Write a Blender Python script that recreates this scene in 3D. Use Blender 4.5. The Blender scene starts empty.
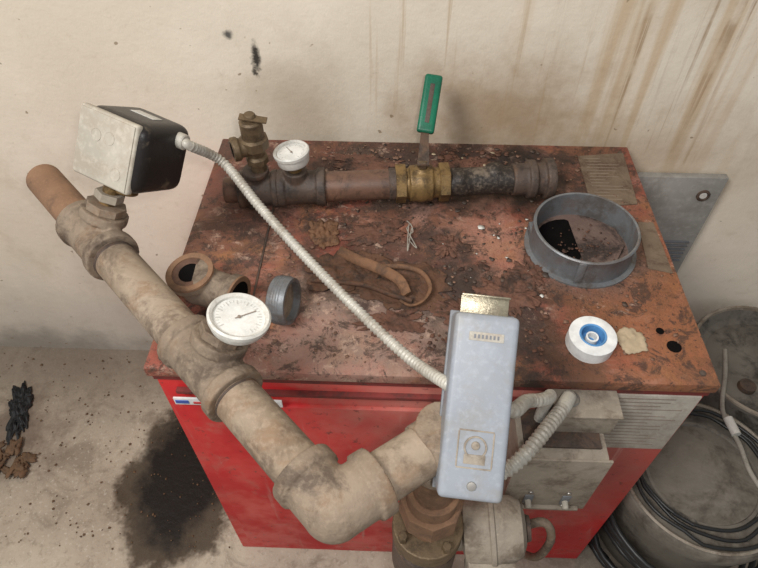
import bpy, bmesh, math, random
from mathutils import Vector, Matrix, noise as mn
random.seed(4)
V=Vector
SC=bpy.context.scene
SC.view_settings.view_transform='Standard'
SC.view_settings.look='None'
# ------------------------------------------------------------ camera
cd=bpy.data.cameras.new('camera'); cam=bpy.data.objects.new('camera',cd)
SC.collection.objects.link(cam); SC.camera=cam
cd.sensor_width=36; cd.lens=28.59; cd.clip_start=.01
cam.location=(0,0,1.512); cam.rotation_euler=(math.radians(41.2),0,math.radians(2))
# ------------------------------------------------------------ materials
class N:
    def __init__(s,name,rough=.7,metal=0.0,spec=.4):
        s.m=bpy.data.materials.new(name); s.m.use_nodes=True; s.nt=s.m.node_tree
        s.b=s.nt.nodes['Principled BSDF']
        s.b.inputs['Roughness'].default_value=rough; s.b.inputs['Metallic'].default_value=metal
        s.b.inputs['Specular IOR Level'].default_value=spec
        s.co=s.nt.nodes.new('ShaderNodeTexCoord').outputs['Object']
    def L(s,a,b): s.nt.links.new(a,b)
    def put(s,sock,val):
        if hasattr(val,'is_linked') or hasattr(val,'links'): s.L(val,sock)
        elif isinstance(val,(tuple,list)) and len(val)==3 and sock.type=='RGBA': sock.default_value=(*val,1)
        else: sock.default_value=val
    def noise(s,scale,detail=4,rough=.6,dist=0,stretch=None,off=0):
        n=s.nt.nodes.new('ShaderNodeTexNoise'); n.inputs['Scale'].default_value=scale
        n.inputs['Detail'].default_value=detail; n.inputs['Roughness'].default_value=rough; n.inputs['Distortion'].default_value=dist
        co=s.co
        if stretch or off:
            mp=s.nt.nodes.new('ShaderNodeMapping'); s.L(co,mp.inputs[0])
            if stretch: mp.inputs['Scale'].default_value=stretch
            mp.inputs['Location'].default_value=(off,off*.7,off*.3); co=mp.outputs[0]
        s.L(co,n.inputs['Vector']); return n.outputs['Fac']
    def rng(s,f,a,b,c=0.0,d=1.0,smooth=True):
        n=s.nt.nodes.new('ShaderNodeMapRange'); 
        if smooth: n.interpolation_type='SMOOTHSTEP'
        s.L(f,n.inputs[0]); n.inputs[1].default_value=a; n.inputs[2].default_value=b; n.inputs[3].default_value=c; n.inputs[4].default_value=d
        return n.outputs[0]
    def math(s,op,a,b=0.0):
        n=s.nt.nodes.new('ShaderNodeMath'); n.operation=op; s.put(n.inputs[0],a); s.put(n.inputs[1],b); return n.outputs[0]
    def mix(s,f,a,b):
        n=s.nt.nodes.new('ShaderNodeMix'); n.data_type='RGBA'; s.put(n.inputs[0],f); s.put(n.inputs[6],a); s.put(n.inputs[7],b); return n.outputs[2]
    def spot(s,c,r0,r1,sc=(1,1,1),nz=.05,nscale=12,amt=1.0):
        mp=s.nt.nodes.new('ShaderNodeVectorMath'); mp.operation='SUBTRACT'; s.L(s.co,mp.inputs[0]); mp.inputs[1].default_value=c
        m2=s.nt.nodes.new('ShaderNodeVectorMath'); m2.operation='MULTIPLY'; s.L(mp.outputs[0],m2.inputs[0]); m2.inputs[1].default_value=sc
        m3=s.nt.nodes.new('ShaderNodeVectorMath'); m3.operation='LENGTH'; s.L(m2.outputs[0],m3.inputs[0])
        d=m3.outputs['Value']
        if nz:
            k=s.math('SUBTRACT',s.noise(nscale,4,.65),.5); k=s.math('MULTIPLY',k,nz*4); d=s.math('ADD',d,k)
        return s.rng(d,r1,r0,0.0,amt)
    def base(s,c): s.put(s.b.inputs['Base Color'],c); return s
    def rough(s,f): s.put(s.b.inputs['Roughness'],f); return s
    def bump(s,f,st=.3,dist=.002):
        n=s.nt.nodes.new('ShaderNodeBump'); n.inputs['Strength'].default_value=st; n.inputs['Distance'].default_value=dist
        s.L(f,n.inputs['Height']); s.L(n.outputs[0],s.b.inputs['Normal']); return s
def mul(c,k): return tuple(min(1,x*k) for x in c)
def grimy(name,c,dirt,sc=25,amt=.7,rough=.75,metal=0,bump=.25,c2=None,lo=.45,hi=.65,spec=.35,rust=None,ramt=.7):
    m=N(name,rough,metal,spec)
    a=m.mix(m.rng(m.noise(sc*.5,5),.35,.65),c,c2 or mul(c,.78))
    if rust: a=m.mix(m.rng(m.noise(sc*.8,6,.7,.6,off=8),.48,.64,0,ramt),a,rust)
    a=m.mix(m.rng(m.noise(sc,6,.7,.4,off=3),lo,hi,0,amt),a,dirt)
    f=m.noise(sc*8,3,.6); a=m.mix(m.rng(f,.45,.75,0,.35),a,mul(c,1.35))
    m.base(a).bump(m.noise(sc*7,5,.7),bump,.0015); return m.m
def plain(name,c,rough=.6,metal=0,spec=.4):
    m=N(name,rough,metal,spec); m.base(m.mix(m.rng(m.noise(60,3),.35,.7),c,mul(c,.8))); return m.m

# wall
w=N('wall_plaster',.9,0,.15)
a=w.mix(w.rng(w.noise(2.2,4),.35,.65),(.80,.71,.585),(.70,.615,.495))
a=w.mix(w.rng(w.noise(28,5,.7),.55,.75,0,.4),a,(.57,.48,.36))
a=w.mix(w.rng(w.noise(6,6,.7,off=11),.55,.70,0,.35),a,(.55,.46,.34))
reg=w.spot((.50,1.03,1.02),.10,.34,(1,1,.62),.05,7)
brk=w.rng(w.noise(7,4,.6,off=6),.38,.56)
streak=w.rng(w.noise(1.0,4,.55,.4,stretch=(16,1,.8)),.44,.62)
streakf=w.rng(w.noise(1.0,5,.6,.25,stretch=(48,1,1.1),off=4),.52,.64)
a=w.mix(w.math('MULTIPLY',streak,w.math('MULTIPLY',reg,.6)),a,(.50,.33,.17))
a=w.mix(w.math('MULTIPLY',w.math('MULTIPLY',streakf,brk),w.math('MULTIPLY',reg,.7)),a,(.28,.16,.07))
a=w.mix(w.spot((.19,1.03,.84),.02,.24,(.8,1,1.2),.06,14,.75),a,(.32,.20,.105))
a=w.mix(w.spot((.45,1.03,.72),.02,.3,(.7,1,1.3),.06,14,.6),a,(.38,.27,.16))
streak2=w.rng(w.noise(1.0,4,.6,.3,stretch=(40,1,1.2),off=2),.58,.70,0,.6)
a=w.mix(w.math('MULTIPLY',streak2,w.spot((.14,1.03,1.0),.05,.4,(1,1,1),.05,6)),a,(.40,.25,.12))
a=w.mix(w.spot((-.19,1.03,.84),.0,.16,(1,1,.8),.04,10,.65),a,(.40,.32,.23))
a=w.mix(w.spot((-.8,1.03,.05),.02,.45,(.35,1,1),.07,9,.6),a,(.42,.385,.34))
a=w.mix(w.spot((-1.1,1.03,.0),.02,.14,(.25,1,1),.04,12,.7),a,(.22,.19,.155))
a=w.mix(w.spot((-.262,1.03,.955),.004,.020,(1.8,1,.5),.009,60,.95),a,(.02,.018,.015))
a=w.mix(w.spot((-.268,1.03,.925),.002,.008,(1,1,.8),.005,60,.9),a,(.03,.025,.02))
a=w.mix(w.spot((-.305,1.03,.998),.004,.012,(1,1,1),.003,60,.9),a,(.05,.05,.05))
a=w.mix(w.rng(w.noise(45,2,.5,off=7),.72,.76,0,.7),a,(.22,.15,.08))
w.base(a).bump(w.noise(60,6,.7),.4,.003)
WALL=w.m
# floor
w=N('floor_concrete',.92,0,.2)
a=w.mix(w.rng(w.noise(3,5),.35,.65),(.50,.43,.335),(.37,.305,.235))
a=w.mix(w.rng(w.noise(9,6,.7,.6,off=4),.48,.66,0,.7),a,(.22,.175,.13))
a=w.mix(w.rng(w.noise(40,6,.75),.5,.70,0,.6),a,(.20,.155,.11))
a=w.mix(w.rng(w.noise(110,3,.6),.56,.70,0,.45),a,(.60,.54,.45))
a=w.mix(w.spot((-.95,.98,0),.02,.3,(.3,1,1),.06,12,.8),a,(.16,.125,.095))
a=w.mix(w.spot((-1.02,.72,0),.03,.2,(1,1,1),.07,12,.8),a,(.12,.085,.065))
st=w.spot((-.535,.625,0),.13,.165,(1.0,.66,1),.04,9,1.0)
a=w.mix(w.math('MULTIPLY',st,.88),a,(.05,.033,.02))
st2=w.spot((-.53,.64,0),.08,.14,(1.0,.66,1),.035,12,1.0)
a=w.mix(st2,a,(.014,.010,.008))
a=w.mix(w.spot((.75,.65,0),.3,.7,(1,1,1),.05,9,.6),a,(.13,.11,.09))
w.base(a).bump(w.noise(50,6,.7),.7,.004)
w.rough(w.mix(st2,(.9,.9,.9),(.45,.45,.45)))
FLOOR=w.m
def topmat():
    w=N('rusty_red_top',.6,0,.4)
    a=w.mix(w.rng(w.noise(6,6,.65,.6),.38,.62),(.33,.085,.055),(.235,.10,.06))
    a=w.mix(w.rng(w.noise(9,7,.75,.8,off=5),.50,.64,0,.7),a,(.43,.235,.18))
    a=w.mix(w.rng(w.noise(8,6,.7,.7,off=15),.50,.62,0,.75),a,(.34,.15,.06))
    a=w.mix(w.rng(w.noise(4.5,8,.78,1.5,off=9),.48,.57,0,.82),a,(.085,.05,.035))
    a=w.mix(w.spot((.14,.57,.79),.05,.16,(.65,1,1),.09,14,.9),a,(.022,.018,.016))
    a=w.mix(w.spot((-.02,.66,.79),.04,.14,(.55,1,1),.08,14,.75),a,(.055,.034,.026))
    a=w.mix(w.spot((.03,.92,.79),.04,.18,(.40,1,1),.08,14,.9),a,(.045,.029,.023))
    a=w.mix(w.spot((.22,.90,.79),.03,.11,(.6,1,1),.07,18,.9),a,(.020,.015,.013))
    a=w.mix(w.spot((-.28,.90,.79),.03,.22,(1,.8,1),.05,14,.7),a,(.125,.058,.042))
    a=w.mix(w.spot((-.07,.51,.79),.02,.16,(.6,1,1),.07,16,.7),a,(.38,.26,.205))
    a=w.mix(w.spot((.40,.58,.79),.02,.22,(1,.7,1),.05,14,.75),a,(.32,.125,.052))
    a=w.mix(w.spot((.32,.72,.79),.08,.14,(1,1,1),.03,20,.7),a,(.17,.10,.075))
    a=w.mix(w.spot((.17,.74,.79),.01,.09,(1,.6,1),.05,20,.7),a,(.40,.20,.14))
    a=w.mix(w.rng(w.noise(26,7,.8,.5,off=2),.50,.59,0,.78),a,(.055,.033,.025))
    patch=w.rng(w.noise(7,4,.6,off=30),.44,.60)
    a=w.mix(w.math('MULTIPLY',w.rng(w.noise(45,6,.75,.4,off=12),.54,.64,0,.75),patch),a,(.54,.37,.28))
    a=w.mix(w.rng(w.noise(150,3,.7,off=22),.58,.68,0,.8),a,(.04,.025,.02))
    w.base(a).bump(w.noise(50,7,.8),1.0,.004)
    w.rough(w.rng(w.noise(9,4),.35,.65,.32,.85))
    return w.m
TOP=topmat()
w=N('red_enamel',.38,0,.5)
a=w.mix(w.rng(w.noise(3,4),.35,.65),(.64,.022,.025),(.48,.015,.018))
a=w.mix(w.rng(w.noise(14,6,.7,.5),.52,.7,0,.5),a,(.42,.13,.10))
a=w.mix(w.spot((.15,.46,.70),.05,.30,(.8,.3,1),.07,10,.7),a,(.45,.22,.17))
a=w.mix(w.spot((.40,.46,.50),.05,.32,(1,.3,.8),.07,10,.65),a,(.24,.09,.07))
a=w.mix(w.rng(w.noise(60,4,.7,off=4),.60,.70,0,.7),a,(.10,.03,.025))
a=w.mix(w.rng(w.noise(1,5,.6,.3,stretch=(40,40,3)),.6,.72,0,.4),a,(.5,.3,.25))
w.base(a).bump(w.noise(40,4),.1,.001); w.rough(w.rng(w.noise(12,4),.35,.65,.3,.7))
RED=w.m
DKRED=grimy('dark_red_edge',(.20,.035,.03),(.05,.03,.025),30)
PIPE=grimy('dusty_galvanised_pipe',(.335,.262,.192),(.115,.08,.055),14,.85,c2=(.24,.18,.124),bump=.4,rust=(.22,.132,.075),ramt=.7)
FIT=grimy('dusty_cast_fitting',(.28,.215,.156),(.08,.056,.04),18,.85,c2=(.19,.142,.10),bump=.8,rust=(.185,.11,.062),ramt=.7)
RUSTP=grimy('rusty_brown_pipe',(.16,.085,.055),(.045,.028,.022),30,.8,c2=(.095,.054,.04),rough=.45)
RUSTL=grimy('brown_dirty_end',(.25,.14,.08),(.10,.06,.04),30,.65)
DARKP=grimy('dark_iron',(.09,.064,.05),(.028,.021,.018),35,.75,rough=.5,bump=.7,rust=(.15,.08,.045),ramt=.5)
GREYW=grimy('sealant_coated_pipe',(.18,.14,.105),(.020,.015,.013),24,.95,bump=1.0,lo=.36,hi=.48,rough=.45)
BRASS=grimy('tarnished_brass',(.24,.15,.06),(.065,.042,.022),40,.85,rough=.42,metal=.35,bump=.4)
BRONZE=grimy('dull_bronze',(.18,.125,.072),(.065,.045,.028),40,.75,rough=.5,metal=.4,bump=.4)
CHROME=plain('steel',(.36,.34,.31),.4,.7)
GREEN=grimy('green_vinyl',(.008,.14,.075),(.02,.07,.045),30,.5,rough=.35)
COND=grimy('armoured_conduit',(.50,.47,.41),(.26,.22,.175),25,.7,rough=.45,metal=.15)
CTL=grimy('grey_painted_steel',(.275,.295,.325),(.24,.23,.215),18,.6,rough=.4,bump=.08,c2=(.235,.252,.28))
CTL2=grimy('dark_grey_paint',(.18,.185,.20),(.12,.11,.10),30,.5,rough=.5)
TAB=grimy('zinc_tab',(.36,.32,.23),(.13,.10,.07),30,.5,rough=.3,metal=.6)
SWF=grimy('switch_base_plate',(.48,.435,.36),(.34,.285,.22),14,.7,bump=.1)
BLK=grimy('scuffed_black_cover',(.020,.017,.016),(.13,.10,.07),30,.7,rough=.33,lo=.55,hi=.68)
WHITE=grimy('dial_white',(.70,.69,.65),(.55,.52,.47),60,.4,rough=.4,bump=.03)
WBEZ=grimy('bezel_cream',(.64,.62,.57),(.4,.36,.3),50,.5,rough=.35,bump=.05)
FAINT=plain('faded_print',(.52,.50,.46),.6)
INK=plain('black_ink',(.05,.05,.05),.6)
PTFE=plain('ptfe_white',(.82,.82,.80),.6); BLUE=plain('blue_spool',(.10,.28,.55),.4)
GALV=grimy('blue_grey_flue_steel',(.20,.21,.22),(.12,.10,.085),18,.85,rough=.45,metal=.35,bump=.3,rust=(.19,.13,.10),ramt=.5)
HOLEDK=plain('hole_dark',(.006,.005,.005),.95,0,.05)  # flat black painted in for the unlit inside of holes and bores
RUSTIN=grimy('flaky_rust',(.24,.135,.09),(.065,.038,.028),30,.85,bump=1.0)
SCALE=grimy('dark_scale',(.15,.07,.045),(.028,.019,.015),25,.9,bump=1.0)
FLUEIN=grimy('flue_interior_rust',(.16,.105,.085),(.03,.021,.018),18,.95,bump=1.0)
PLATE=grimy('data_plate',(.20,.145,.10),(.09,.055,.038),30,.8,rough=.5,metal=.15)
PLATED=plain('plate_print',(.30,.24,.18),.7)
JB=grimy('dusty_junction_box',(.33,.28,.22),(.14,.105,.075),18,.85,rough=.6,bump=.5)
LEATH=grimy('brown_leather',(.12,.058,.033),(.032,.022,.017),35,.85,bump=1.0)
STRAP=grimy('tan_strap',(.20,.10,.052),(.06,.036,.023),35,.7,bump=.6)
PAPER=plain('tan_paper',(.46,.36,.24),.9)
GPANEL=grimy('grey_panel',(.33,.315,.285),(.21,.195,.17),10,.7,rough=.55,bump=.1)
BARR=grimy('grubby_drum',(.13,.115,.095),(.04,.034,.028),12,.9,c2=(.20,.18,.15),bump=.5)
LID=grimy('dusty_lid',(.18,.16,.13),(.065,.052,.04),9,.85,bump=.4,rust=(.25,.22,.18),ramt=.5)
CABL=plain('black_cable',(.02,.02,.02),.4)
CABW=grimy('pale_cable',(.35,.32,.27),(.2,.18,.15),30)
LABW=plain('label_white',(.75,.74,.72),.5); LABB=plain('label_blue',(.05,.1,.4),.5); LABR=plain('label_red',(.5,.05,.05),.5)
LGREY=grimy('warning_label',(.42,.385,.33),(.27,.22,.175),40,.6)
LINE=grimy('faded_label_print',(.27,.22,.18),(.2,.15,.12),40,.5)
LEAF=grimy('dry_leaf',(.15,.085,.045),(.07,.042,.025),40)
RAG=plain('black_rag',(.012,.012,.013),.6)
# ------------------------------------------------------------ geometry helpers
def empty(n,loc=(0,0,0)):
    o=bpy.data.objects.new(n,None); SC.collection.objects.link(o); return o
def fin(bm,n,mat,par=None,ang=.6):
    bmesh.ops.recalc_face_normals(bm,faces=bm.faces[:])
    for f in bm.faces: f.smooth=True
    for e in bm.edges:
        if len(e.link_faces)==2 and e.calc_face_angle(0)>ang: e.smooth=False
    me=bpy.data.meshes.new(n); bm.to_mesh(me); bm.free(); me.materials.append(mat)
    o=bpy.data.objects.new(n,me); SC.collection.objects.link(o)
    if par: o.parent=par
    return o
def frame(ax,up=None):
    z=V(ax).normalized(); u=V(up) if up else (V((0,0,1)) if abs(z.z)<.9 else V((0,1,0)))
    x=u.cross(z).normalized(); y=z.cross(x); return x,y,z
def add_lathe(bm,prof,o,ax,seg=40,closed=False):
    x,y,z=frame(ax); o=V(o); rings=[]
    for h,r in prof:
        if r<1e-6: rings.append([bm.verts.new(o+z*h)])
        else: rings.append([bm.verts.new(o+z*h+(x*math.cos(2*math.pi*i/seg)+y*math.sin(2*math.pi*i/seg))*r) for i in range(seg)])
    prs=list(zip(rings,rings[1:]))
    if closed: prs.append((rings[-1],rings[0]))
    for a,b in prs:
        for i in range(seg):
            j=(i+1)%seg
            if len(a)==1 and len(b)==1: continue
            if len(a)==1: bm.faces.new((a[0],b[i],b[j]))
            elif len(b)==1: bm.faces.new((a[i],b[0],a[j]))
            else: bm.faces.new((a[i],b[i],b[j],a[j]))
def lathe(n,prof,o,ax,mat,par=None,seg=40,closed=False):
    bm=bmesh.new(); add_lathe(bm,prof,o,ax,seg,closed); return fin(bm,n,mat,par)
def cyl(n,p0,p1,r,mat,par=None,bev=.0015,seg=32):
    p0=V(p0);p1=V(p1);h=(p1-p0).length
    return lathe(n,[(0,0),(0,r-bev),(bev,r),(h-bev,r),(h,r-bev),(h,0)],p0,p1-p0,mat,par,seg)
def hexnut(n,p0,p1,r,mat,par=None,seg=6): return cyl(n,p0,p1,r,mat,par,.001,seg)
def box(n,c,size,mat,par=None,bev=.002,axes=None,seg=2):
    bm=bmesh.new(); bmesh.ops.create_cube(bm,size=1)
    for v in bm.verts: v.co=V((v.co.x*size[0],v.co.y*size[1],v.co.z*size[2]))
    if bev: bmesh.ops.bevel(bm,geom=bm.edges[:],offset=bev,segments=seg,affect='EDGES',profile=.6)
    ax=axes or (V((1,0,0)),V((0,1,0)),V((0,0,1))); c=V(c)
    for v in bm.verts: v.co=c+ax[0]*v.co.x+ax[1]*v.co.y+ax[2]*v.co.z
    return fin(bm,n,mat,par,.9)
def poly(n,pts,th,mat,par=None):
    bm=bmesh.new(); a=[bm.verts.new(V(p)) for p in pts]; f=bm.faces.new(a)
    r=bmesh.ops.extrude_face_region(bm,geom=[f])
    for v in r['geom']:
        if isinstance(v,bmesh.types.BMVert): v.co+=V(th)
    return fin(bm,n,mat,par,.3)
def spline(pts,step=.004):
    P=[V(p) for p in pts]; P=[P[0]*2-P[1]]+P+[P[-1]*2-P[-2]]; out=[]
    for i in range(1,len(P)-2):
        a,b,c,d=P[i-1:i+3]; k=max(2,int((c-b).length/step))
        for j in range(k):
            t=j/k; out.append(.5*((2*b)+(c-a)*t+(2*a-5*b+4*c-d)*t*t+(3*b-a-3*c+d)*t**3))
    out.append(P[-2]); return out
def sweep(n,pts,r,mat,par=None,corr=0,pitch=.006,seg=12,step=None,flat=1.0,rf=None):
    S=spline(pts,step or (pitch/5 if corr else .006)); bm=bmesh.new(); rings=[]; t0=None; L=0
    for i,p in enumerate(S):
        t=(S[min(i+1,len(S)-1)]-S[max(i-1,0)]).normalized()
        if t0 is None: x=t.orthogonal().normalized()
        else:
            x=(x-t*x.dot(t)).normalized(); L+=(p-S[i-1]).length
        t0=t; y=t.cross(x)
        rr=r*(rf(i/(len(S)-1)) if rf else 1)
        if corr: rr+=corr*math.sin(2*math.pi*L/pitch)
        rings.append([bm.verts.new(p+(x*math.cos(2*math.pi*k/seg)+y*math.sin(2*math.pi*k/seg)*flat)*rr) for k in range(seg)])
    for a,b in zip(rings,rings[1:]):
        for k in range(seg): bm.faces.new((a[k],b[k],b[(k+1)%seg],a[(k+1)%seg]))
    bm.faces.new(rings[0]); bm.faces.new(rings[-1][::-1])
    return fin(bm,n,mat,par,.9 if not corr else 3)
def cast(n,segs,mat,par=None,vox=.002,it=5,balls=()):
    """cast fitting: overlapping cylinders fused with a voxel remesh"""
    bm=bmesh.new()
    for p0,p1,r in segs:
        p0=V(p0);p1=V(p1);h=(p1-p0).length; add_lathe(bm,[(0,0),(0,r),(h,r),(h,0)],p0,p1-p0,32)
    for c,r in balls:
        bmesh.ops.create_uvsphere(bm,u_segments=24,v_segments=16,radius=r,matrix=Matrix.Translation(V(c)))
    o=fin(bm,n,mat,par); m=o.modifiers.new('r','REMESH'); m.mode='VOXEL'; m.voxel_size=vox; m.use_smooth_shade=True
    s=o.modifiers.new('s','SMOOTH'); s.iterations=it; s.factor=.5
    return o
def crumple(n,c,sx,sy,h,mat,par=None,nx=24,ny=18,rot=0,seed=0,edge=.25,ef=2):
    bm=bmesh.new(); g=[]; R=Matrix.Rotation(rot,3,'Z')
    for i in range(nx+1):
        row=[]
        for j in range(ny+1):
            u=i/nx*2-1; v=j/ny*2-1
            th=math.atan2(v,u)
            k=1+edge*mn.fractal(V((math.cos(th)*ef,math.sin(th)*ef,seed)),.7,2,4)
            p=V((u*sx/2*k*math.sqrt(1-v*v/3),v*sy/2*k*math.sqrt(1-u*u/3),0))
            z=abs(mn.fractal(V((p.x/sx*3+seed,p.y/sx*3,seed)),.8,2,4))*h
            e=max(0,1-max(abs(u),abs(v))**4)
            row.append(bm.verts.new(V(c)+R@p+V((0,0,.001+z*(.25+.75*e)))))
        g.append(row)
    for i in range(nx):
        for j in range(ny): bm.faces.new((g[i][j],g[i+1][j],g[i+1][j+1],g[i][j+1]))
    o=fin(bm,n,mat,par,3); s=o.modifiers.new('s','SOLIDIFY'); s.thickness=.0012; s.offset=1; return o
# ------------------------------------------------------------ room
box('floor',(0,.2,-.05),(5,5,.1),FLOOR,bev=0)
box('wall_back',(0,1.08,1.3),(5,.1,2.6),WALL,bev=0)
# ------------------------------------------------------------ boiler
B=empty('boiler')
box('cabinet',(.055,.738,.386),(.80,.54,.770),RED,B,.003)
box('top_lip_band',(.055,.738,.762),(.804,.546,.014),DKRED,B,.001)
box('top_plate',(.054,.736,.780),(.812,.552,.020),TOP,B,.003)
box('front_door',(-.02,.4665,.36),(.60,.010,.66),RED,B,.003)
box('door_trim',(-.02,.4655,.728),(.60,.012,.008),DKRED,B,.002)
box('left_lid_panel',(-.283,.80,.7908),(.128,.40,.003),TOP,B,.001)
box('lid_seam',(-.2175,.78,.7908),(.003,.38,.0025),DARKP,B,.001)
box('brand_strip',(-.245,.459,.706),(.165,.003,.018),LABW,B,.0005)
box('brand_blue',(-.315,.4572,.706),(.020,.0015,.008),LABB,B,0)
box('brand_red',(-.285,.4572,.704),(.026,.0015,.005),LABR,B,0)
for i in range(5): box('brand_text_%d'%i,(-.195+i*.006,.4572,.706),(.003,.001,.006),INK,B,0)
box('warning_label',(.383,.4665,.668),(.135,.003,.165),LGREY,B,.0005)
random.seed(9)
for i in range(15): 
    wd_=random.uniform(.07,.118); box('warning_line_%d'%i,(.383-(.118-wd_)/2,.4648,.742-i*.010),(wd_,.0006,.0024),LINE,B,0)
def quad(n,pts,mat,th=.002,par=B): return poly(n,pts,(0,0,th),mat,par)
quad('data_plate',[(.354,.975,.790),(.445,.988,.790),(.436,.838,.790),(.352,.826,.790)],PLATE,.0025)
for i in range(14):
    y=.968-i*.0092; wd_=random.uniform(.025,.065); x0=.362+random.uniform(0,.008); box('data_row_%d'%i,(x0+wd_/2,y,.7925),(wd_,.0010,.0003),PLATED,B,0)
quad('patch_plate',[(.425,.79,.790),(.452,.79,.790),(.452,.67,.790),(.415,.68,.790)],PLATE,.0015)
fc=(.312,.725,.790); R=.082
lathe('flue_collar',[(0,R+.010),(.003,R+.010),(.004,R+.002),(.044,R+.001),(.048,R+.003),(.050,R+.001),(.049,R-.002),(.004,R-.003),(0,R-.003)],fc,(0,0,1),GALV,B,72,True)
lathe('flue_floor',[(0,0),(.003,0),(.003,R-.003),(0,R-.003)],fc,(0,0,1),FLUEIN,B,64)
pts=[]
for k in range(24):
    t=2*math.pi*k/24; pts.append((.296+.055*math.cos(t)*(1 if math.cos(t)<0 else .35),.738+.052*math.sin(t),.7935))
quad('flue_opening',pts,HOLEDK,.0006)  # uncut: flat dark polygon paints the darkness of the opening
poly('flue_flap',[(.302,.785,.796),(.340,.790,.796),(.378,.765,.797),(.385,.725,.797),(.366,.692,.797),(.330,.672,.796),(.310,.682,.796)],(0,0,.0012),FLUEIN,B)
box('collar_bracket',(.235,.74,.800),(.012,.05,.02),GALV,B,.002)
box('collar_seam',(.292,.725-R-.0005,.814),(.012,.004,.046),GALV,B,.0015)
for nm,x,y,r in (('knockout_hole',.413,.525,.0105),('knockout_hole_b',.400,.553,.006),('knockout_hole_c',.20,.60,.005)):
    lathe(nm,[(0,0),(.0006,0),(.0006,r),(0,r)],(x,y,.790),(0,0,1),HOLEDK,B,24)
for i,(x,y) in enumerate([(-.33,.48),(.44,.48),(.44,.99),(-.335,.995),(.05,.475),(.05,.995)]):
    lathe('screw_%d'%i,[(0,.005),(.002,.0045),(.003,.002),(.003,0)],(x,y,.790),(0,0,1),DARKP,B,12)
# ------------------------------------------------------------ header pipe assembly
A=empty('header_pipe_assembly')
Z=.895
E=V((-.566,.746,Z)); K=V((-.054,.232,Z)); d=(K-E).normalized()
T1=E+d*.190; T2=E+d*.490; up=V((.481,.306,.82)).normalized(); up=(up-d*up.dot(d)).normalized()
r=.0290
def hollow(n,p0,p1,r,t,mat,par): 
    p0=V(p0);p1=V(p1);h=(p1-p0).length
    return lathe(n,[(0,r-t),(.001,r-.0005),(.003,r),(h,r),(h,r-t)],p0,p1-p0,mat,par,40,True)
hollow('pipe_end',E,T1,r*.93,.005,RUSTL,A)
cyl('pipe_mid',T1,T2,r,PIPE,A)
cyl('pipe_front',T2,K,r,PIPE,A)
def tee(n,c,d,up,r,hl,bl,mat,par,br=None):
    br=br or r*1.15
    return cast(n,[(c-d*hl,c+d*hl,r*1.17),(c-d*hl,c-d*(hl-.016),r*1.32),(c+d*(hl-.016),c+d*hl,r*1.32),(c,c+up*bl,br),(c+up*(bl-.014),c+up*bl,br*1.16)],mat,par)
tee('tee_switch',T1,d,up,r,.052,.048,FIT,A,r*.98)
tee('tee_gauge',T2,d,up,r,.058,.046,FIT,A,r*1.02)
cyl('coupler_thread',T1+d*.052,T1+d*.06,r*1.03,DARKP,A)
cyl('coupler_thread_b',T2+d*.058,T2+d*.063,r*1.03,DARKP,A)
hexnut('switch_bushing_hex',T1+up*.048,T1+up*.060,.028,FIT,A,8)
cyl('switch_nipple',T1+up*.058,T1+up*.10,.011,BRASS,A)
hexnut('switch_nipple_hex',T1+up*.066,T1+up*.078,.020,JB,A)
hexnut('gauge_bushing_hex',T2+up*.046,T2+up*.058,.028,FIT,A,8)
cyl('gauge_nipple',T2+up*.056,T2+up*.072,.010,BRASS,A)
TE=V((.060,.316,.89)); d2=(TE-K).normalized()
cs=[(K-d*.052,K,r*1.17),(K,K+d2*.052,r*1.17),(K-d*.056,K-d*.038,r*1.32),(K+d2*.038,K+d2*.056,r*1.32)]
cast('elbow',cs,FIT,A,balls=[(K,r*1.19)])
cyl('pipe_to_tee',K,TE,r,PIPE,A)
dn=V((0,0,-1))
cast('tee_drop',[(TE-d2*.03,TE+d2*.035,r*1.12),(TE,TE+dn*.055,r*1.15),(TE+dn*.04,TE+dn*.055,r*1.32),(TE,TE-dn*.03,r*1.1)],FIT,A)
cyl('drop_pipe',TE,TE+dn*.30,r*.95,RUSTL,A)
hexnut('union_nut',TE+dn*.17,TE+dn*.215,r*1.5,RUSTL,A,8)
cyl('union_collar',TE+dn*.14,TE+dn*.17,r*1.2,RUSTL,A)
cast('flange_low',[(TE+dn*.26,TE+dn*.275,.052),(TE+dn*.278,TE+dn*.295,.052)],BRONZE,A)
cyl('pump_volute',TE+dn*.30,TE+dn*.42,.05,DARKP,A,.012)
cyl('return_pipe',TE+dn*.42,TE+dn*.72,r,DARKP,A)
cast('return_elbow',[(TE+dn*.66,TE+dn*.74,r*1.2),(TE+dn*.74,TE+dn*.74+V((0,.146,0)),r*1.1)],DARKP,A,balls=[(TE+dn*.74,r*1.2)])
for k in range(4):
    a=k*math.pi/2+.6; c=TE+V((math.cos(a),math.sin(a),0))*.044
    hexnut('flange_bolt_%d'%k,c+dn*.245,c+dn*.31,.007,BRONZE,A)
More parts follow.
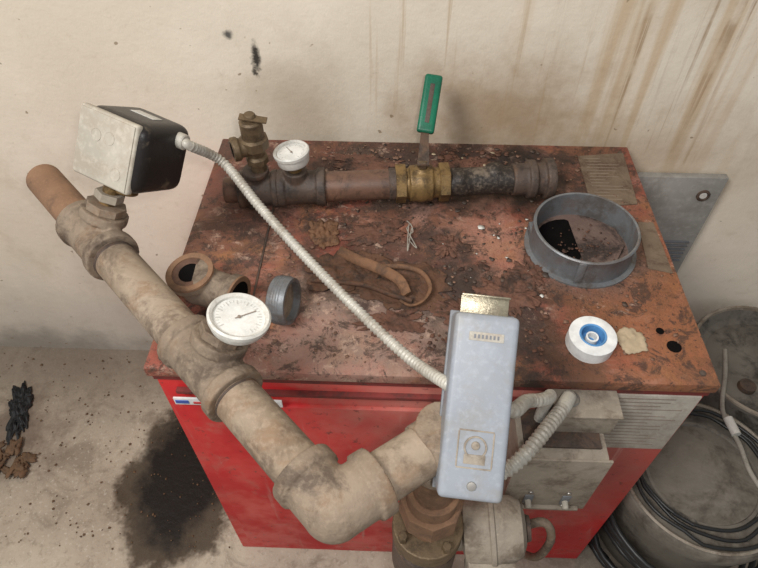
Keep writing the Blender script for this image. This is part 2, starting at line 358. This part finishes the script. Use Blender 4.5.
# ------------------------------------------------------------ pressure gauges
def gauge(n,c,ax,R,th,needle=.6,back=WBEZ,pm=FAINT,nd=None):
    G=empty(n); ax=V(ax).normalized(); x,y,z=frame(ax,(0,1,0)); c=V(c)
    lathe('case',[(0,0),(0,R*.9),(.003,R*.96),(th-.006,R*.98),(th-.005,R*1.06),(th,R*1.07),(th+.002,R*1.0),(th,R*.90),(th-.003,R*.88),(th-.004,0)],c,ax,back,G,56)
    f=c+ax*(th-.0035)
    lathe('dial',[(0,0),(.0006,0),(.0006,R*.87),(0,R*.87)],f,ax,WHITE,G,48)
    f=f+ax*.0007
    for k in range(28):
        a=math.radians(-135+270*k/27); L=.10 if k%3 else .17
        o=f+(x*math.sin(a)+y*math.cos(a))*R*(.78-L/2)
        rr=(x*math.sin(a)+y*math.cos(a)); box('tick_%d'%k,o,(R*.02 if k%3 else R*.04,R*L,.0005),pm,G,0,axes=(rr.cross(ax),rr,ax))
    rr=(x*math.sin(needle)+y*math.cos(needle)); nd=nd or LINE
    box('needle',f+rr*R*.25+ax*.0008,(R*.035,R*.8,.0006),nd,G,0,axes=(rr.cross(ax),rr,ax))
    cyl('hub',f,f+ax*.002,R*.06,nd,G,.0003)
    return G
gauge('pressure_gauge',T2+up*.071+V((.013,-.008,0)),(.26,.10,.96),.0340,.017,.9)
# ------------------------------------------------------------ pressure switch
Sx=empty('pressure_switch')
s0=V((.803,-.535,-.27)); s0=(s0-up*s0.dot(up)).normalized(); n0=s0.cross(up).normalized()
cr,sr=math.cos(math.radians(7)),math.sin(math.radians(7))
s1=s0*cr+up*sr; u1=up*cr-s0*sr; ax3=(s1,u1,n0)
C=T1+up*.148+s1*.012-n0*.012
box('base_body',C,(.102,.096,.100),BLK,Sx,.022,axes=ax3,seg=6)
box('face_rim',C+n0*.046-s1*.006-u1*.001,(.096,.094,.012),SWF,Sx,.005,axes=ax3,seg=3)
box('face_plate',C+n0*.0515-s1*.006-u1*.001,(.090,.088,.004),SWF,Sx,.0015,axes=ax3)
for i,(a,b) in enumerate([(-.020,.014),(.002,.016),(.020,-.026)]):
    p=C+n0*.0535+s1*a+u1*b; lathe('knockout_%d'%i,[(0,.0085),(.0006,.0085),(.0006,.0077),(0.0003,.0074),(.0003,0)],p,n0,SWF,Sx,24)
box('cover_label',C+u1*.0482-n0*.008,(.040,.0008,.018),WBEZ,Sx,.0003,axes=ax3)
cyl('mount_hub',C-u1*.066-s1*.004,C-u1*.042-s1*.004,.016,BRASS,Sx)
cc=C+s1*.046-n0*.022+u1*.030
cyl('conduit_connector',cc,cc+s1*.014,.011,COND,Sx)
# ------------------------------------------------------------ control box
TT=V((.100,.390,1.026)); BB=V((.084,.240,.909)); Lx=(TT-BB).normalized(); sx=Lx.cross(V((0,-.61,.79))).normalized(); nx=sx.cross(Lx)
H=(TT-BB).length; CC=(TT+BB)/2-nx*.024-Lx*.002; ax=(sx,Lx,nx)
Q=empty('aquastat_control_box')
box('cover',CC,(.067,H,.046),CTL,Q,.0075,axes=ax,seg=4)
box('base_flange',CC-nx*.024,(.071,H+.004,.006),CTL2,Q,.002,axes=ax)
box('top_tab',CC+Lx*(H/2+.010)-nx*.012,(.052,.022,.002),TAB,Q,.0005,axes=ax)
box('top_tab_back',CC+Lx*(H/2+.020)-nx*.008,(.052,.002,.010),TAB,Q,.0005,axes=ax)
F=CC+nx*.0232
box('name_label',F+Lx*.072,(.036,.009,.0012),LGREY,Q,.0005,axes=ax)
for i in range(7): box('name_letter_%d'%i,F+Lx*.072+sx*(-.012+i*.004)+nx*.0008,(.002,.004,.0005),CTL2,Q,0,axes=ax)
e0=F-Lx*.045
for i,(a,b,w_,h_) in enumerate([(0,.021,.036,.0016),(0,-.017,.036,.0016),(-.018,.002,.0016,.036),(.018,.002,.0016,.036)]):
    box('emblem_frame_%d'%i,e0+sx*a+Lx*b,(w_,h_,.0010),JB,Q,.0004,axes=ax)
lathe('emblem_ring',[(0,.012),(.0012,.0118),(.0012,.0102),(0,.0100)],e0+Lx*.004,nx,JB,Q,32,True)
lathe('emblem_head',[(0,.0045),(.0015,.004),(.0018,0)],e0+Lx*.006,nx,JB,Q,20)
box('emblem_shoulder',e0-Lx*.008,(.022,.010,.0013),JB,Q,.0005,axes=ax)
lathe('cover_screw',[(0,.005),(.0015,.0045),(.002,0)],F-Lx*.080,nx,CHROME,Q,16)
cyl('immersion_well',CC-nx*.02-Lx*.03,TE+V((0,0,.02)),.012,BRASS,Q)
# ------------------------------------------------------------ flexible conduits
def conduit(pts,r=.0068,corr=.0009,pitch=.0062):
    return sweep('flexible_conduit',pts,r,COND,None,corr,pitch,14)
conduit([cc+s1*.012,cc+s1*.020+V((0,0,-.002)),V((-.252,.703,.968)),V((-.189,.633,.945)),V((-.113,.555,.920)),V((-.027,.463,.908)),V((.026,.406,.910)),CC+Lx*.016-sx*.030-nx*.004],.0066)
conduit([CC+sx*.028-Lx*.004-nx*.012,CC+sx*.045-Lx*.004-nx*.020,V((.168,.385,.860)),V((.190,.398,.842)),V((.206,.412,.825)),V((.216,.430,.80)),V((.222,.445,.75)),V((.222,.445,.70))],.0080,.0011,.0068)
conduit([V((.258,.450,.735)),V((.2536,.450,.765)),V((.232,.415,.795)),V((.202,.3765,.808)),V((.172,.342,.808)),V((.145,.322,.800)),V((.115,.316,.79)),V((.092,.316,.786))],.0092,.0012,.0072)
# ------------------------------------------------------------ junction boxes
J=empty('junction_box')
box('lower_box',(.250,.423,.625),(.128,.080,.165),JB,J,.004)
box('cover_plate',(.250,.381,.625),(.134,.004,.172),JB,J,.0015)
box('cover_lip',(.250,.378,.548),(.110,.010,.006),JB,J,.001)
for i,x in enumerate((.222,.280)):
    box('toggle_slot_%d'%i,(x,.3785,.575),(.014,.003,.030),CTL2,J,.001)
    cyl('toggle_%d'%i,(x,.380,.572),(x,.366,.568),.005,SWF,J)
    for k in (-1,1): lathe('plate_screw_%d_%d'%(i,k),[(0,.004),(.0015,.0035),(.0015,0)],(x,.3785,.575+k*.024),(0,-1,0),CHROME,J,12)
box('upper_box',(.278,.445,.733),(.090,.042,.050),JB,J,.003)
box('upper_box_lid',(.278,.443,.760),(.094,.046,.004),JB,J,.0012)
box('gap_shade',(.250,.43,.709),(.11,.06,.006),DARKP,J,.001)  # dark strip painting the shade between upper and lower box
cyl('conduit_nut',(.256,.449,.745),(.256,.449,.765),.013,CHROME,J)
MP=empty('circulator_pump')
m0=V((.110,.325,.53)); mx=V((1,0,.15)).normalized()
lathe('motor',[(0,0),(0,.03),(.012,.030),(.016,.046),(.022,.050),(.052,.050),(.054,.053),(.060,.053),(.062,.050),(.085,.048),(.100,.040),(.106,.025),(.108,0)],m0+V((-.008,0,.05)),mx,JB,MP,48)
lathe('motor_cap',[(0,.02),(.006,.018),(.008,0)],m0+V((.098,0,.066)),mx,DARKP,MP,24)
box('terminal_box',m0+V((.045,-.048,.030)),(.070,.040,.050),JB,MP,.004)
sweep('motor_lead',[(.215,.345,.55),(.245,.35,.555),(.262,.345,.53),(.268,.34,.48),(.262,.345,.40),(.255,.40,.25),(.25,.44,.02)],.007,FIT,MP)
# ------------------------------------------------------------ rear pipe run with valve
Rr=empty('valve_pipe_run')
p0=V((-.305,.806,.828)); p1=V((.283,.858,.830)); rd=(p1-p0).normalized()
def at(x): return p0+rd*((x-p0.x)/rd.x)
uz=V((0,0,1)); rr=.0262
hollow('stub',at(-.298),at(-.25),rr*.85,.004,RUSTP,Rr)
cast('tee_relief',[(at(-.272),at(-.205),rr*1.12),(at(-.272),at(-.262),rr*1.27),(at(-.214),at(-.204),rr*1.27),(at(-.238),at(-.238)+uz*.042,rr*.72),(at(-.238)+uz*.034,at(-.238)+uz*.044,rr*.85)],DARKP,Rr)
cast('tee_gauge',[(at(-.21),at(-.125),rr*1.12),(at(-.205),at(-.192),rr*1.25),(at(-.137),at(-.122),rr*1.28),(at(-.172),at(-.172)+uz*.04,rr*.8)],DARKP,Rr)
cyl('pipe_long',at(-.13),at(.02),rr,RUSTP,Rr)
cyl('pipe_band',at(-.012),at(.004),rr*1.08,DARKP,Rr)
cyl('pipe_wrapped',at(.085),at(.25),rr*.88,GREYW,Rr)
random.seed(31)
cast('sealant_lumps',[(at(.098),at(.215),rr*.93)],GREYW,Rr,.0025,2,balls=[(at(random.uniform(.10,.215))+V((0,random.uniform(-.008,.008),random.uniform(-.004,.008))),random.uniform(.017,.0235)) for _ in range(14)])
cast('end_coupling',[(at(.205),at(.278),rr*1.08),(at(.232),at(.246),rr*1.30),(at(.262),at(.278),rr*1.38)],DARKP,Rr)
lathe('end_bore',[(0,0),(.0005,0),(.0005,rr*.75),(0,rr*.75)],at(.2785),rd,HOLEDK,Rr,24)
BV=empty('ball_valve')
vc=at(.046)
cast('body',[(at(.012),at(.080),rr*1.02),(at(.024),at(.064),rr*1.22),(vc,vc+uz*.036,.012),(vc,vc+uz*.028,.018)],BRASS,BV,balls=[(vc,rr*1.3)])
hexnut('hex_a',at(.000),at(.018),rr*1.32,BRASS,BV); hexnut('hex_b',at(.076),at(.094),rr*1.32,BRASS,BV)
hexnut('stem_nut',vc+uz*.036,vc+uz*.050,.010,BRONZE,BV)
st=vc+uz*.045
h1=V((.049,.893,.892)); h2=V((.062,.966,.957))
hd=(h2-h1).normalized(); hx=V((1,0,0)); hx=(hx-hd*hx.dot(hd)).normalized(); hn=hx.cross(hd)
poly('lever_plate',[st+V((-.010,-.010,0)),st+V((.010,-.010,0)),h1+hx*.007,h1-hx*.007],(0,0,.003),DARKP,BV)
box('lever_arm',(h1+h2)/2,(.014,(h2-h1).length,.003),DARKP,BV,.0005,axes=(hx,hd,hn))
bm_c=(h1+h2)/2+hd*.004
box('green_sleeve',bm_c,(.031,(h2-h1).length+.004,.014),GREEN,BV,.0062,axes=(hx,hd,hn),seg=4)
box('sleeve_groove',bm_c+hn*.0068,(.008,(h2-h1).length-.030,.0012),DARKP,BV,.0005,axes=(hx,hd,hn))
RV=empty('pressure_relief_valve')
q0=at(-.232)+V((0,0,.008))
lathe('body',[(.034,0),(.034,.014),(.050,.014),(.052,.019),(.062,.019),(.066,.015),(.078,.016),(.082,.024),(.098,.024),(.102,.018),(.116,.017),(.122,.013),(.126,0)],q0,uz,BRONZE,RV,8)
cyl('bonnet',q0+uz*.098,q0+uz*.132,.0185,BRONZE,RV,.003)
cast('side_outlet',[(q0+uz*.085,q0+uz*.085+V((-.030,-.014,0)),.016),(q0+uz*.085+V((-.024,-.011,0)),q0+uz*.085+V((-.034,-.0158,0)),.020)],BRONZE,RV)
oa=V((-.034,-.0158,0)).normalized()
lathe('outlet_bore',[(0,0),(.0008,0),(.0008,.013),(0,.013)],q0+uz*.085+V((-.0335,-.0156,0)),oa,HOLEDK,RV,24)
box('test_lever',q0+V((.006,-.004,.137)),(.044,.014,.003),BRONZE,RV,.001,axes=frame((.15,-.1,1),(0,1,0)))
lathe('top_knob',[(0,.009),(.006,.010),(.010,.010),(.013,.008),(.013,0)],q0+uz*.13,uz,BRONZE,RV,16)
g2=gauge('pressure_gauge',at(-.172)+uz*.056,(-.12,.02,1),.0285,.022,-.6,WBEZ,FAINT)
cyl('stem',at(-.172)+uz*.03,at(-.172)+uz*.058,.012,BRASS,g2)
# ------------------------------------------------------------ loose fittings
EL=empty('pipe_elbow')
ec=V((-.274,.583,.8255))
a1=V((-.10,-.10,1)).normalized(); a2=V((1,-.38,0)).normalized()
top=ec+V((-.022,.006,0))+a1*.030
cast('body',[(ec+V((-.016,.006,.0)),top,.030),(top-a1*.012,top,.0355),(ec+V((-.016,.006,0)),ec+a2*.045,.0295),(ec+a2*.033,ec+a2*.048,.034)],FIT,EL,balls=[(ec+V((-.016,.006,.0)),.031)])
lathe('rim',[(0,.036),(.004,.0355),(.005,.030),(.004,.0265),(-.002,.026),(-.002,.034)],top,a1,RUSTL,EL,40,True)
lathe('bore',[(.0,0),(.0012,0),(.0012,.027),(0,.027)],top,a1,HOLEDK,EL,32)
lathe('bore_ledge',[(.0012,.027),(.0022,.027),(.0016,.017),(.0012,.017)],top,a1,RUSTP,EL,32,True)
lathe('rim_b',[(0,.034),(.003,.0335),(.003,.026),(0,.0255)],ec+a2*.046,a2,RUSTL,EL,40,True)
lathe('bore_b',[(.0,0),(.001,0),(.001,.0265),(0,.0265)],ec+a2*.0475,a2,HOLEDK,EL,32)
cp=V((-.174,.564,.8275)); ca=V((1,-.22,.10)).normalized(); k_=1.08
CO=empty('pipe_coupling')
lathe('shell',[(0,.030*k_),(.002,.0325*k_),(.008,.0335*k_),(.022,.0335*k_),(.028,.032*k_),(.028,.0275*k_),(.016,.026*k_),(.0,.027*k_)],cp,ca,GALV,CO,48,True)
lathe('web',[(0.016,0),(.018,0),(.018,.029),(.016,.029)],cp,ca,FIT,CO,40)
for k in range(4): lathe('thread_%d'%k,[(.007+k*.004,.0335*k_),(.008+k*.004,.0340*k_),(.009+k*.004,.0335*k_)],cp,ca,GALV,CO,40)
TR=empty('thread_seal_tape_roll'); tc=V((.289,.525,.7905)); ta=V((0,-.05,1)).normalized()
lathe('tape',[(0,.032),(.001,.034),(.023,.034),(.024,.032),(.024,.0195),(0,.0195)],tc,ta,PTFE,TR,56,True)
lathe('spool_ring',[(.0,.0195),(.0245,.0195),(.0255,.0185),(.0245,.0165),(.012,.0150),(.0,.0148)],tc,ta,BLUE,TR,48,True)
lathe('spool_core',[(.0,0),(.008,0),(.008,.0152),(0,.0152)],tc,ta,BLUE,TR,40)
lathe('spool_hub',[(.008,.009),(.020,.009),(.020,.0065),(.008,.0065)],tc,ta,PTFE,TR,32,True)
PS=crumple('paper_scrap',(.352,.533,.790),.042,.045,.010,PAPER,None,10,10,.4,3,.3)
GL=empty('leather_tool_pouch')
crumple('pouch_body',(.010,.632,.790),.17,.10,.010,LEATH,GL,70,50,-.25,1,.38,1.4)
crumple('pouch_flap',(-.085,.655,.791),.12,.08,.010,LEATH,GL,50,40,.3,5,.38,1.4)
sweep('strap',[(-.09,.695,.799),(-.06,.672,.803),(-.02,.648,.807),(.010,.626,.807),(.022,.600,.803)],.0085,STRAP,GL,0,.006,10,flat=.35)
sweep('strap_b',[(-.02,.660,.800),(.015,.654,.808),(.045,.642,.808),(.058,.615,.805),(.048,.590,.803),(.028,.580,.801),(.012,.590,.800)],.0040,STRAP,GL,0,.006,10,flat=.6)
sweep('strap_tail',[(-.13,.63,.797),(-.05,.62,.801),(.0,.600,.801),(.03,.592,.798)],.004,LEATH,GL)
crumple('crumpled_wrapper',(-.120,.742,.790),.05,.065,.014,STRAP,None,30,30,.2,8,.3)
SG=empty('string_tangle'); random.seed(12)
pp=[V((.030+random.uniform(-.010,.010),.745+random.uniform(-.045,.035),.793+random.uniform(0,.008))) for _ in range(9)]
sweep('string',pp,.0009,CABW,SG,seg=6)
def flakes(n,cnt,xr,yr,z,smin,smax,mat,seed):
    random.seed(seed); bm=bmesh.new()
    for i in range(cnt):
        c=V((random.uniform(*xr),random.uniform(*yr),z+random.uniform(0,.0012))); s=random.uniform(smin,smax)*random.uniform(.4,1); k=random.randint(4,7); a0=random.random()*6
        vs=[bm.verts.new(c+V((math.cos(a0+j*2*math.pi/k)*s*random.uniform(.4,1),math.sin(a0+j*2*math.pi/k)*s*random.uniform(.4,1),random.uniform(0,s*.3)))) for j in range(k)]
        bm.faces.new(vs)
    o=fin(bm,n,mat); s=o.modifiers.new('s','SOLIDIFY'); s.thickness=.0006; return o
fl=flakes('rust_flake_debris',420,(-.2,.44),(.48,1.0),.7905,.0015,.007,RUSTIN,1)
for nm,cnt,xr,yr,a_,b_,mt,sd in (('paint_chips',16,(.06,.24),(.60,.80),.003,.009,WBEZ,2),('dark_flakes',200,(-.1,.36),(.60,1.0),.002,.010,DARKP,3),('scale_pile_a',110,(.07,.22),(.89,.99),.003,.011,SCALE,6),('scale_pile_b',110,(.04,.24),(.50,.68),.003,.010,SCALE,7),('scale_pile_c',70,(-.14,.02),(.88,.99),.003,.009,RUSTIN,8),('paper_bits',14,(-.02,.20),(.86,.99),.003,.009,PAPER,19),('collar_chips',60,(.27,.36),(.68,.77),.002,.006,SCALE,9)):
    f2=flakes(nm,cnt,xr,yr,.791 if nm!='collar_chips' else .799,a_,b_,mt,sd); f2.parent=fl
for i,(x,y,sx_,sy_,rt) in enumerate([(.12,.935,.13,.06,.1),(.18,.615,.09,.08,.5),(.11,.575,.10,.05,-.4),(-.03,.745,.09,.05,.2),(.22,.66,.06,.05,1.0),(-.06,.94,.12,.05,0),(.09,.72,.05,.05,.7),(.0,.555,.09,.04,.2)]):
    o=crumple('scale_sheet_%d'%i,(x,y,.7895),sx_,sy_,.006,SCALE,fl,40,30,rt,11+i,.6,2.2)
flakes('floor_grit',420,(-1.3,-.37),(.45,1.01),.001,.002,.006,LEAF,7)
# ------------------------------------------------------------ leaning panel at wall
G=empty('access_panel')
box('sheet',(.593,1.018,.36),(.195,.016,.716),GPANEL,G,.002)
lathe('lock',[(0,.014),(.003,.014),(.004,.010),(.002,.009),(.002,0)],(.655,1.010,.672),(0,-1,0),DARKP,G,24)
lathe('lock_face',[(.002,.008),(.0035,.007),(.0035,0)],(.655,1.010,.672),(0,-1,0),WBEZ,G,24)
for i in range(6): box('louvre_%d'%i,(.635,1.008,.535-i*.012),(.085,.005,.004),CTL2,G,.001)
# drums, bucket, cable
D=empty('storage_drum'); dc=V((.895,.838,0))
lathe('shell',[(0,0),(0,.155),(.01,.159),(.09,.157),(.10,.164),(.11,.157),(.20,.157),(.21,.164),(.22,.157),(.295,.157),(.300,.166),(.310,.166),(.312,.160),(.300,.152),(.290,.145),(.286,.13),(.288,.125),(.288,0)],dc,(0,0,1),BARR,D,64)
lathe('rim',[(.305,.163),(.311,.168),(.316,.167),(.316,.160),(.308,.158)],dc,(0,0,1),JB,D,64,True)
lathe('bung',[(0,.02),(.012,.018),(.012,0)],dc+V((-.06,-.06,.288)),(0,0,1),DARKP,D,20)
Bk=empty('lidded_bucket'); bc=V((.664,.562,0))
lathe('shell',[(0,0),(0,.148),(.01,.152),(.25,.168),(.255,.176),(.285,.178),(.293,.174),(.295,.163),(.288,.158),(.290,.10),(.294,.05),(.295,0)],bc,(0,0,1),LID,Bk,64)
lathe('lid_ring',[(.290,.120),(.294,.118),(.294,.112),(.290,.110)],bc,(0,0,1),BARR,Bk,64)
lathe('lid_rim',[(.290,.166),(.296,.170),(.299,.166),(.296,.162)],bc,(0,0,1),JB,Bk,64,True)
CB=empty('cable_coil')
def push(p):
    for c,rad in ((dc,.176),(bc,.186)):
        q=V((p[0]-c.x,p[1]-c.y,0))
        if q.length<rad: q=q.normalized()*rad; p=(c.x+q.x,c.y+q.y,p[2])
    return (max(p[0],.472),p[1],p[2])
for k in range(10):
    random.seed(20+k); R1=.190+.007*(k%5); zz=.012+.024*k; pts=[]
    for j in range(32):
        t=j/30*2*math.pi+k; pts.append(push((.672+R1*math.cos(t)+random.uniform(-.004,.004),.555+R1*1.02*math.sin(t)+random.uniform(-.005,.005),zz+random.uniform(0,.014))))
    sweep('loop_%d'%k,pts,.0065,CABL,CB,seg=8,step=.02)
for k,(cx,cy,R1,zz) in enumerate([(.664,.560,.140,.301),(.668,.554,.152,.303),(.660,.566,.131,.304)]):
    random.seed(70+k); pts=[]
    for j in range(26):
        t=j/24*2*math.pi+k*2; pts.append((cx+R1*math.cos(t)+random.uniform(-.004,.004),cy+R1*math.sin(t)+random.uniform(-.004,.004),zz+random.uniform(0,.004)))
    sweep('lid_loop_%d'%k,pts,.0038,CABL,CB,seg=8,step=.015)
sweep('pale_lead',[(.800,.86,.322),(.775,.79,.326),(.745,.70,.312),(.755,.62,.309),(.755,.56,.309),(.77,.49,.312),(.80,.42,.28),(.85,.36,.15),(.87,.34,.01)],.0050,CABW,CB)
sweep('pale_plug',[(.748,.68,.315),(.753,.64,.315)],.010,WBEZ,CB)
# ------------------------------------------------------------ floor rubbish on the left
RG=crumple('black_rag',(-1.04,.815,0),.055,.17,.03,RAG,None,24,24,.3,2,.45)
LV=empty('dry_leaf_litter')
for i in range(30):
    random.seed(50+i)
    crumple('leaf_%d'%i,(-1.03+random.uniform(-.08,.08),.67+random.uniform(-.04,.035),random.uniform(0,.012)),random.uniform(.025,.055),random.uniform(.012,.028),.014,LEAF,LV,8,6,random.random()*3,i*3,.6)
# ------------------------------------------------------------ light
wd=bpy.data.worlds.new('world'); SC.world=wd; wd.use_nodes=True
wd.node_tree.nodes['Background'].inputs[0].default_value=(.93,.96,1,1); wd.node_tree.nodes['Background'].inputs[1].default_value=.31
def area(n,loc,tgt,size,e,col):
    l=bpy.data.lights.new(n,'AREA'); l.size=size; l.energy=e; l.color=col; o=bpy.data.objects.new(n,l); SC.collection.objects.link(o)
    o.location=loc; o.rotation_euler=(V(tgt)-V(loc)).to_track_quat('-Z','Y').to_euler()
area('daylight_opening',(-1.1,-.5,2.8),(0,.8,.6),.8,56,(1,.985,.96))
l=bpy.data.lights.new('flash','POINT'); l.energy=11.5; l.color=(1,.98,.96); l.shadow_soft_size=.02; o=bpy.data.objects.new('flash',l); SC.collection.objects.link(o); o.location=(.05,-.02,1.57)
